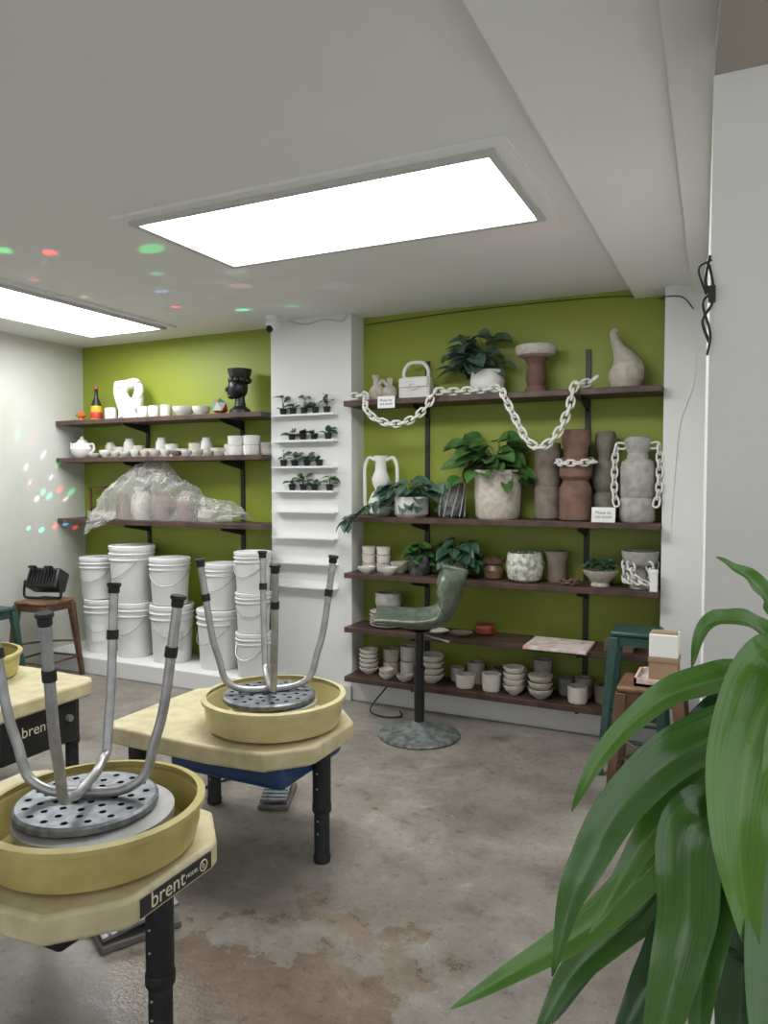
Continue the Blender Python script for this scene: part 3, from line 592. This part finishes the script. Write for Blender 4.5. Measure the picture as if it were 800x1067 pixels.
# ================================================================ POTTERY WHEELS
def wheel(loc,rotz,pan_mat,label,housing,badge,head_r=.16,top='cream'):
    r=root('pottery_wheel',loc,label,'pottery wheel','electric pottery wheels',(0,0,rotz))
    T=.517
    poly=[(-.62,-.26),(-.56,-.315),(-.1,-.325),(.15,-.30),(.27,-.17),(.28,-.14),(.28,.14),(.27,.17),(.15,.30),(-.1,.325),(-.56,.315),(-.62,.26)]
    ob('table_top',g_prism(poly,T-.072,T),top,parent=r,bevel=.012)
    ob('splash_pan',g_vessel([(.235,T+.001),(.262,T+.012),(.272,T+.05),(.276,T+.105),(.288,T+.108),(.288,T+.122),(.276,T+.124)],.009,48),pan_mat,parent=r)
    ob('wheel_head',[g_lathe([(.0001,T+.01),(.04,T+.01),(.04,T+.075),(head_r,T+.077),(head_r,T+.094),(.0001,T+.095)],40)],'bat',parent=r)
    for x,y in((.22,0),(-.5,-.24),(-.5,.24)):
        l=ob('leg',[g_lathe([(.0001,.22),(.036,.22),(.036,T-.072),(.0001,T-.072)],20),g_lathe([(.0001,0),(.033,0),(.035,.02),(.031,.03),(.031,.225),(.0001,.226)],20),g_lathe([(.037,.2),(.0385,.205),(.0385,.23),(.037,.235)],20)],'black_leg',(x,y,0),parent=r)
        for zz in(.12,.17,.3,.36): ob('leg_bolt',g_ball(.004,(0,0,0),seg=8),'steel',(0,-.037 if zz>.2 else -.032,zz),parent=l)
    if housing=='blue': ob('motor_housing',g_box(.54,.46,.10,(-.08,0,T-.118)),'blue',parent=r,bevel=.03)
    elif housing=='black': ob('motor_housing',g_box(.16,.42,.20,(-.50,0,T-.18)),'black_plastic',parent=r,bevel=.012)
    else: ob('motor_housing',g_box(.30,.30,.14,(-.12,0,T-.145)),'black_plastic',parent=r,bevel=.02)
    if badge:
        bx,by,bz,ang,len_=badge
        b=ob('badge',g_box(.004,len_,.045),'black_plastic',(bx,by,bz),(0,0,ang),parent=r,bevel=.0015)
        text('badge_lettering','brent',.056,(.0025,-len_*.14,0.002),(pi/2,0,pi/2),'letter',b)
        text('badge_small_lettering','MODEL',.014,(.0025,len_*.20,0),(pi/2,0,pi/2),'letter',b)
        ob('badge_ring',g_sweep([(.003,len_*.37+.014*math.cos(a),.014*math.sin(a)) for a in[i*pi/12 for i in range(24)]],.0018,6,True),'letter',parent=b)
        text('badge_letter','b',.024,(.0025,len_*.37,0),(pi/2,0,pi/2),'letter',b)
    return r
wheel((-1.675,2.46,0),0,'pan_cream','cream pottery wheel with blue underside and black legs','blue',None,.17)
wheel((-1.545,1.42,0),0,'pan_yellow','yellow-tan pottery wheel with splash pan and badge','plain',(.282,0,.480,0,.26),.205)
w3=wheel((-3.46,2.34,0),pi,'pan_yellow','cream pottery wheel with black motor box','black',None)
text('badge_lettering','brent',.07,(-.583,0.03,.36),(pi/2,0,-pi/2),'letter',w3)
ob('control_knob',g_lathe([(.0001,0),(.018,0),(.016,.02),(.0001,.021)],16),'steel',(-.582,-.15,.36),(0,-pi/2,0),parent=w3)
# ================================================================ UPSIDE DOWN STOOLS
def perforated(R,th):
    a=bpy.data.objects.new('tmp_a',mesh('seat',[g_lathe([(.0001,0),(R-.01,0),(R,.008),(R,th-.006),(R-.008,th),(.0001,th)],48)],'galv'))
    hs=[]
    for rr,n in((.035,5),(.075,9),(.115,13),(.152,17)):
        for i in range(n):
            an=2*pi*i/n+rr*9
            hs.append(g_lathe([(.0001,th*.2),(.0095,th*.2),(.0095,th+.01),(.0001,th+.01)],12,(rr*math.cos(an),rr*math.sin(an),0)))
    b=bpy.data.objects.new('tmp_b',mesh('h',hs,'rubber',smooth=False))  # near-black on the hole walls paints in the shade inside the perforations
    C.objects.link(a); C.objects.link(b)
    md=a.modifiers.new('x','BOOLEAN'); md.object=b; md.operation='DIFFERENCE'; md.solver='EXACT'
    try: md.material_mode='TRANSFER'
    except Exception: pass
    bpy.context.view_layer.update(); dg=bpy.context.evaluated_depsgraph_get()
    me=bpy.data.meshes.new_from_object(a.evaluated_get(dg)); bpy.data.objects.remove(a); bpy.data.objects.remove(b)
    return me
seat_me=perforated(.185,.028)
def inv_stool(loc,rotz,label,tip=.265,h=.565):
    r=root('metal_stool',loc,label,'stool','upturned metal stools',(0,0,rotz))
    ob('seat',None,None,me=seat_me,parent=r)
    for k in range(2):
        zc=.043+.024*k
        def P(s):
            return [(s*tip,0,h),(s*(tip-.04),0,h*.5),(s*(tip-.07),0,.17),(s*(tip-.09),0,.095),(s*(tip-.13),0,zc+.015),(s*.07,0,zc)]
        pts=P(-1)+[(0,0,zc)]+P(1)[::-1]
        o=ob('leg_hoop',g_tube(pts,.0135,12,6),'steel',(0,0,0),(0,0,k*pi/2),parent=r)
        for s in(-1,1):
            d=(Vector((s*tip,0,h))-Vector((s*(tip-.04),0,h*.5))).normalized()
            A=Vector((s*tip,0,h))
            ob('rubber_foot',g_sweep([A-d*.02,A-d*.015,A-d*.002,A+d*.004,A+d*.012],[.0155,.017,.017,.022,.020],14),'rubber',parent=o)
            Bq=Vector((s*(tip-.04),0,h*.5)).lerp(A,.50)
            ob('adjusting_collar',g_sweep([Bq-d*.014,Bq+d*.014],.0172,12),'rubber',parent=o)
inv_stool((-1.70,2.46,.613),math.radians(40),'grey metal stool upturned on cream pottery wheel')
inv_stool((-1.575,1.42,.613),math.radians(28),'grey metal stool upturned on yellow pottery wheel',.25)
# ================================================================ SWIVEL CHAIR
r=root('swivel_bar_chair',(-1.667,3.94,0),'green-grey bucket seat chair on round metal base','chair',rot=(0,0,math.radians(22)))
ob('base',g_lathe([(.0001,0),(.235,0),(.24,.008),(.235,.018),(.17,.035),(.08,.06),(.04,.085),(.0001,.09)],48),'galv_base',parent=r)
ob('column',[g_lathe([(.03,.08),(.03,.38),(.034,.39),(.034,.41),(.0001,.41)],20),g_lathe([(.023,.40),(.023,.61),(.07,.625),(.0001,.628)],20)],'black_metal',parent=r)
ob('height_lever',g_tube([(.02,0,.60),(.1,-.08,.595),(.17,-.11,.58)],.006),'steel',parent=r)
prof=[(-.27,.675),(-.24,.695),(-.15,.672),(-.02,.648),(.09,.655),(.165,.70),(.21,.77),(.24,.85),(.26,.92),(.275,.975)]
pc=cat([(x,0,zz) for x,zz in prof],4); V=[];F=[];nn=len(pc);mw=16
for i,p in enumerate(pc):
    t=i/(nn-1)
    w=.21 if t<.45 else .21-.025*((t-.45)/.55)**2
    if t<.12: w=.21*math.sqrt(max(0,1-((.12-t)/.14)**2))
    if t>.88: w*=math.sqrt(max(0,1-((t-.88)/.145)**2))
    side=math.sin(pi*min(1,max(0,(t-.1)/.75)))
    for j in range(mw+1):
        s=-1+2*j/mw; lift=abs(s)**3*(.015+.06*side*(1 if t<.6 else .5)); fwd=abs(s)**2.2*.14*max(0,min(1,(t-.45)*3))
        V.append((p.x-fwd,s*w,p.z+lift))
for i in range(nn-1):
    for j in range(mw): a=i*(mw+1)+j; F.append((a,a+1,a+mw+2,a+mw+1))
s=ob('bucket_seat',(V,F),'green_seat',parent=r); sm=s.modifiers.new('s','SOLIDIFY'); sm.thickness=.02; sm.offset=0
# ================================================================ SQUARE METAL STOOLS
def sq_stool(loc,h,seatmat,legmat,label,rotz=0,w=.15,sp=.05):
    r=root('square_stool',loc,label,'stool','square four-legged stools',(0,0,rotz))
    ob('seat',[g_box(2*w,2*w,.03,(0,0,h-.015))],seatmat,parent=r,bevel=.014)
    ob('seat_apron',[g_box(2*w-.02,.006,.05,(0,s*(w-.012),h-.05)) for s in(-1,1)]+[g_box(.006,2*w-.02,.05,(s*(w-.012),0,h-.05)) for s in(-1,1)],legmat,parent=r,smooth=False)
    for sx in(-1,1):
        for sy in(-1,1):
            a=Vector((sx*(w-.02),sy*(w-.02),h-.03)); b=Vector((sx*(w+sp),sy*(w+sp),0))
            V=[]
            for q,ww in((a,.030),(b,.018)):
                for dx,dy in((-1,-1),(1,-1),(1,1),(-1,1)): V.append((q.x+dx*ww*.8,q.y+dy*ww*.8,q.z))
            F=[(3,2,1,0),(4,5,6,7)]+[(i,(i+1)%4,4+(i+1)%4,4+i) for i in range(4)]
            ob('leg',(V,F),legmat,parent=r,bevel=.004)
    k=.45; q=w-.02+(sp+.02)*(1-k); zz=h*k
    ob('cross_brace',[g_tube([(-q,-q,zz),(0,0,zz+.012),(q,q,zz)],.008,8),g_tube([(-q,q,zz),(0,0,zz-.006),(q,-q,zz)],.008,8)],legmat,parent=r)
    k=.25; q=w-.02+(sp+.02)*(1-k); zz=h*k
    ob('foot_rail',[g_tube([(-q,s*q,zz),(q,s*q,zz)],.008,8,2) for s in(-1,1)]+[g_tube([(s*q,-q,zz),(s*q,q,zz)],.008,8,2) for s in(-1,1)],legmat,parent=r)
    return r
sq_stool((-4.70,3.87,0),.60,'stool_wood','copper_metal','brown stool with wooden seat holding stage light',.1,.15,.03)
sq_stool((-4.74,3.40,0),.60,'green_metal','green_metal','dark green metal stool beside the white wall',.05,.15,.03)
sq_stool((-.46,3.96,0),.735,'green_metal','green_metal','tall dark green metal stool by the shelves',.0,.12,.035)
sq_stool((-.335,3.45,0),.60,'stool_wood','copper_metal','brown stool with wooden seat holding boxes',.0,.135,.03)
r=root('paper_tray',(-.30,3.46,.60),'shallow pinkish tray on the brown stool','tray')
ob('tray_base',[g_box(.20,.22,.012,(0,0,.006)),g_box(.20,.01,.035,(0,-.105,.0175)),g_box(.20,.01,.035,(0,.105,.0175)),g_box(.01,.22,.035,(-.095,0,.0175)),g_box(.01,.22,.035,(.095,0,.0175))],'pinkboard',parent=r,smooth=False)
r=root('cardboard_box',(-.285,3.46,.6125),'small cardboard box standing in a tray','box')
ob('box_body',g_box(.12,.12,.10,(0,0,.05)),'cardboard',parent=r,bevel=.003); ob('box_lid',g_box(.126,.126,.02,(0,0,.10)),'cardboard',parent=r,bevel=.003)
r=root('tissue_box',(-.285,3.46,.7235),'white paper box stacked on a cardboard box','box')
ob('box_body',g_box(.12,.12,.10,(0,0,.05)),'paper',parent=r,bevel=.003); ob('box_flap',g_box(.11,.05,.012,(0,-.02,.104)),'cardboard',parent=r,bevel=.003)
# stage light
r=root('stage_light',(-4.72,3.87,.60),'black party light projector on a wooden stool','projector light',rot=(0,0,.3))
ob('light_body',g_box(.26,.15,.16,(0,0,.15)),'black_plastic',(0,0,0),(-.45,0,0),parent=r,bevel=.02)
ob('bracket_stand',g_tube([(-.14,0,.14),(-.15,0,.03),(-.1,0,.01),(.1,0,.01),(.15,0,.03),(.14,0,.14)],.01),'black_metal',parent=r)
for x in(-.065,.065): ob('lens',[g_lathe([(.0001,0),(.032,0),(.034,.012),(.026,.02),(.0001,.022)],20)],'glass_black',(x,-.02,.235),(-.25,0,0),parent=r)
ob('cooling_fins',[g_box(.008,.02,.12,(-.1+.025*i,-.075,.15)) for i in range(9)],'black_metal',(0,0,0),(-.45,0,0),parent=r,smooth=False)
# ================================================================ PEDALS AND CORDS
for px,py,rz_ in((-1.93,2.86,.4),(-1.78,1.80,-.5)):
    r=root('foot_pedal',(px,py,0),'grey foot pedal on the concrete floor','foot pedal','wheel foot pedals',(0,0,rz_))
    ob('pedal_base',g_box(.14,.26,.025,(0,0,.0125)),'pedal',parent=r,bevel=.006)
    ob('pedal_plate',[g_box(.12,.25,.012,(0,0,.0))]+[g_box(.11,.008,.006,(0,-.1+.03*i,.008)) for i in range(7)],'galv',(0,0,.06),(.14,0,0),parent=r)
    ob('pedal_hinge',g_box(.10,.05,.05,(0,.05,.04)),'pedal',parent=r,bevel=.004)
ob('floor_cord',g_tube([(-1.90,1.72,.02),(-2.0,1.62,.008),(-2.15,1.7,.008),(-2.3,1.85,.008),(-2.25,2.0,.008),(-2.05,1.98,.008),(-1.95,1.92,.008)],.006),'rubber',label='black electric cord looping on the floor',cat_='cord')
ob('floor_cord',g_tube([(-2.03,2.97,.02),(-2.2,3.0,.008),(-2.3,2.85,.008),(-2.3,2.6,.008)],.006),'rubber',label='black pedal cord under the cream wheel',cat_='cord')
ob('floor_cord',g_tube([(-2.05,4.30,.15),(-2.12,4.20,.02),(-2.0,4.14,.007),(-1.9,4.19,.007),(-1.95,4.29,.007)],.005),'rubber',label='thin black cord on floor by low shelf',cat_='cord')
# ================================================================ DRACAENA
r=root('dracaena_plant',(.14,1.13,0),'tall dracaena with long arching glossy green leaves','potted plant')
ob('pot',g_vessel([(.13,0),(.15,.02),(.18,.30),(.195,.31),(.195,.35)],.01,36),'terracotta',parent=r)
ob('soil',g_lathe([(.0001,0),(.17,0),(.0001,.012)],28,(0,0,.30)),'soil',parent=r)
ob('trunk',g_sweep(cat([(0,0,.3),(.01,0,.6),(-.01,.01,.9),(0,0,1.22)],5),[.03,.026,.022,.016],12),'stem',parent=r)
Bz=Vector((.14,1.13,0))
def dleaf(pts,W,mt,fold=.3,prof=.6,face=1.0):
    P=cat(pts,10); n=len(P)-1; V=[];F=[];K=10; UV=[]
    ph=random.uniform(0,6)
    for i,p in enumerate(P):
        t=i/n; T=(P[min(i+1,n)]-P[max(i-1,0)]).normalized()
        s=T.cross(Vector((0,-.55,1)).normalized())
        if s.length<.15: s=T.cross(Vector((0,-1,.2)))
        s.normalize()
        s2=(s+ (T.cross(Vector((0,-1,0)))).normalized()*(abs(T.z)*1.2)*face).normalized()
        nn_=s2.cross(T).normalized()
        w=W*.5*(math.sin(pi*t**prof)**.75 if 0<t<1 else 0)+.0008
        if t<.15: w=max(w,.010)
        for k in range(K+1):
            q=-1+2*k/K
            rip=math.sin(t*15+ph+(2 if q>0 else 0))*.007*abs(q)**1.5*(1-t)+math.sin(t*31+ph*2)*.002*abs(q)
            V.append(tuple(p-Bz+s2*w*q+nn_*(abs(q)**1.2*w*fold+rip-.12*w*math.cos(q*pi)))); UV.append((k/K,t))
    for i in range(n):
        for k in range(K): a=i*(K+1)+k; F.append((a,a+1,a+K+2,a+K+1))
    o=ob('leaf',(V,F),mt,parent=r); me=o.data; uv=me.uv_layers.new(name='UVMap')
    for lp in me.loops: uv.data[lp.index].uv=UV[lp.vertex_index]
L_=[([(.14,1.13,1.20),(.06,1.02,1.265),(.018,.968,1.185),(.008,.955,1.065),(.026,.965,.92)],.098,'dracaena'),
([(.14,1.13,1.18),(.04,1.116,1.235),(-.03,1.082,1.228),(-.10,1.047,1.195),(-.162,1.0165,1.125),(-.197,.997,1.050)],.044,'dracaena'),
([(.14,1.13,1.12),(.038,1.059,1.185),(-.05,1.015,1.155),(-.122,.976,1.09),(-.165,.951,1.01),(-.189,.938,.945),(-.205,.928,.860)],.062,'dracaena_mid'),
([(.14,1.13,1.10),(.04,1.11,1.165),(-.0228,1.0817,1.1132),(-.0859,1.0478,1.0417),(-.1313,1.022,.9638),(-.1709,.9997,.885)],.052,'dracaena'),
([(.14,1.13,1.14),(.05,1.15,1.21),(-.0064,1.13,1.188),(-.0755,1.09,1.1232),(-.145,1.06,1.035)],.048,'dracaena_dark'),
([(.13,1.14,1.05),(.008,1.205,1.085),(-.063,1.169,1.036),(-.145,1.13,.945)],.065,'dracaena_dark'),
([(.13,1.13,.98),(-.004,1.142,1.06),(-.077,1.105,.981),(-.173,1.052,.872),(-.27,1.003,.804),(-.356,.959,.748)],.058,'dracaena'),
([(.13,1.13,.92),(-.029,1.203,.965),(-.094,1.168,.874),(-.184,1.121,.787),(-.241,1.089,.675)],.078,'dracaena_dark'),
([(.13,1.12,1.0),(-.031,.997,1.075),(-.05,.982,.944),(-.074,.963,.815),(-.095,.95,.68)],.074,'dracaena_mid'),
([(.13,1.12,1.02),(.02,1.02,1.09),(-.01,1.0,1.0),(-.03,.985,.87),(-.035,.97,.75)],.060,'dracaena_mid'),
([(.13,1.12,.9),(.033,1.066,.96),(.013,1.05,.785),(.0,1.03,.66)],.08,'dracaena_dark'),
([(.14,1.13,1.2),(.056,1.181,1.265),(.009,1.161,1.30),(-.04,1.137,1.292),(-.057,1.128,1.232)],.034,'dracaena'),
([(.14,1.13,1.22),(.057,1.24,1.3),(.022,1.225,1.349),(-.03,1.206,1.385)],.034,'dracaena'),
([(.14,1.13,1.2),(.09,1.0,1.27),(.055,.94,1.24),(.03,.92,1.17)],.045,'dracaena'),
([(.13,1.13,.82),(-.03,1.06,.90),(-.09,1.04,.83),(-.15,1.0,.70)],.07,'dracaena_dark'),
([(.13,1.13,.86),(-.05,1.12,.94),(-.12,1.08,.88),(-.20,1.03,.80),(-.25,1.0,.70)],.06,'dracaena_mid'),
([(.14,1.13,1.1),(.06,1.22,1.15),(-.02,1.25,1.11),(-.08,1.26,1.04)],.05,'dracaena_dark'),
([(.14,1.13,1.16),(.07,1.20,1.22),(.0,1.22,1.19),(-.05,1.23,1.12)],.04,'dracaena_dark'),
([(.14,1.13,1.04),(.05,1.18,1.10),(-.03,1.18,1.04),(-.10,1.16,.96),(-.15,1.14,.86)],.055,'dracaena_dark'),
([(.14,1.13,1.22),(.2,1.05,1.35),(.3,.98,1.32),(.38,.92,1.2)],.07,'dracaena'),
([(.14,1.13,1.2),(.25,1.2,1.3),(.36,1.25,1.25),(.44,1.28,1.1)],.07,'dracaena'),
([(.14,1.13,1.1),(.2,1.3,1.2),(.22,1.42,1.12),(.24,1.5,.95)],.07,'dracaena_dark'),
([(.14,1.13,1.0),(.24,1.0,1.08),(.34,.92,.95),(.4,.88,.8)],.08,'dracaena_dark'),
([(.14,1.12,.95),(.07,1.0,1.02),(.05,.95,.88),(.06,.93,.74)],.085,'dracaena_mid')]
for p,w,m_ in L_: dleaf(p,w,m_)
# ================================================================ LIGHTS
w=bpy.data.worlds.new('world'); bpy.context.scene.world=w; w.use_nodes=True
w.node_tree.nodes['Background'].inputs[0].default_value=(.95,.975,1,1); w.node_tree.nodes['Background'].inputs[1].default_value=.98
src=Vector((-4.60,3.66,.90))
R_=(1,.03,.04);G_=(.03,1,.22);B_=(.15,.4,1);T_=(.05,1,.6);W_=(1,.95,1);P_=(1,.35,.5)
spots=[((-3.06,2.59,H),R_,520,1.9),((-2.57,2.76,H),G_,230,2.8),((-3.23,2.47,H),G_,230,2.2),((-2.45,3.25,H),W_,50,2.6),((-2.95,4.0,H),T_,300,2.2),((-3.29,3.74,H),R_,350,1.8),((-1.0,3.35,H),P_,60,4),((-.75,3.25,H),R_,50,2.6),((-3.55,2.9,H),R_,100,2),((-3.1,3.4,H),B_,130,2.2),((-2.6,3.5,H),P_,80,2.6),((-3.6,3.3,H),(1,.5,.2),120,1.8),((-2.6,4.05,H),G_,160,1.8),((-3.45,4.2,H),R_,150,1.8),((-2.1,3.75,H),W_,40,3),((-2.85,3.1,H),T_,100,1.8)]
for y,zz,c,a in((4.14,1.40,G_,3),(4.20,1.37,T_,3.2),(4.30,1.42,R_,3),(4.42,1.40,G_,3),(4.08,1.35,W_,2.8),(4.36,1.34,W_,2.4),(4.25,1.12,R_,3.4),(4.12,1.10,T_,3.6),(4.0,1.12,G_,3),(4.36,1.14,B_,3),(4.45,1.10,R_,2.4),(3.99,1.60,W_,2.4),(3.92,1.85,T_,2.4),(4.04,1.78,R_,2),(4.15,1.70,W_,2.6),(4.28,1.62,G_,2.2),(4.45,1.25,T_,2.6),(4.02,1.48,P_,2.2),(4.22,1.52,W_,2)):
    spots.append(((-5.02,y,zz),c,85,a))
for t,c,e,a in spots:
    l=bpy.data.lights.new('party_beam','SPOT'); l.color=c; l.energy=e; l.spot_size=math.radians(a); l.spot_blend=.8; l.shadow_soft_size=.006
    o=bpy.data.objects.new('party_beam',l); C.objects.link(o); o.location=src; o.rotation_euler=(Vector(t)-src).to_track_quat('-Z','Y').to_euler()
# camera
cd=bpy.data.cameras.new('camera'); cd.sensor_fit='VERTICAL'; cd.sensor_height=36; cd.lens=36*769/1067; cd.clip_start=.05
cam=bpy.data.objects.new('camera',cd); C.objects.link(cam); cam.location=(0,0,1.5); cam.rotation_euler=(math.radians(87.5),0,math.radians(25.7))
bpy.context.scene.camera=cam
vs=bpy.context.scene.view_settings
vs.view_transform='Standard'; vs.look='None'; vs.exposure=0
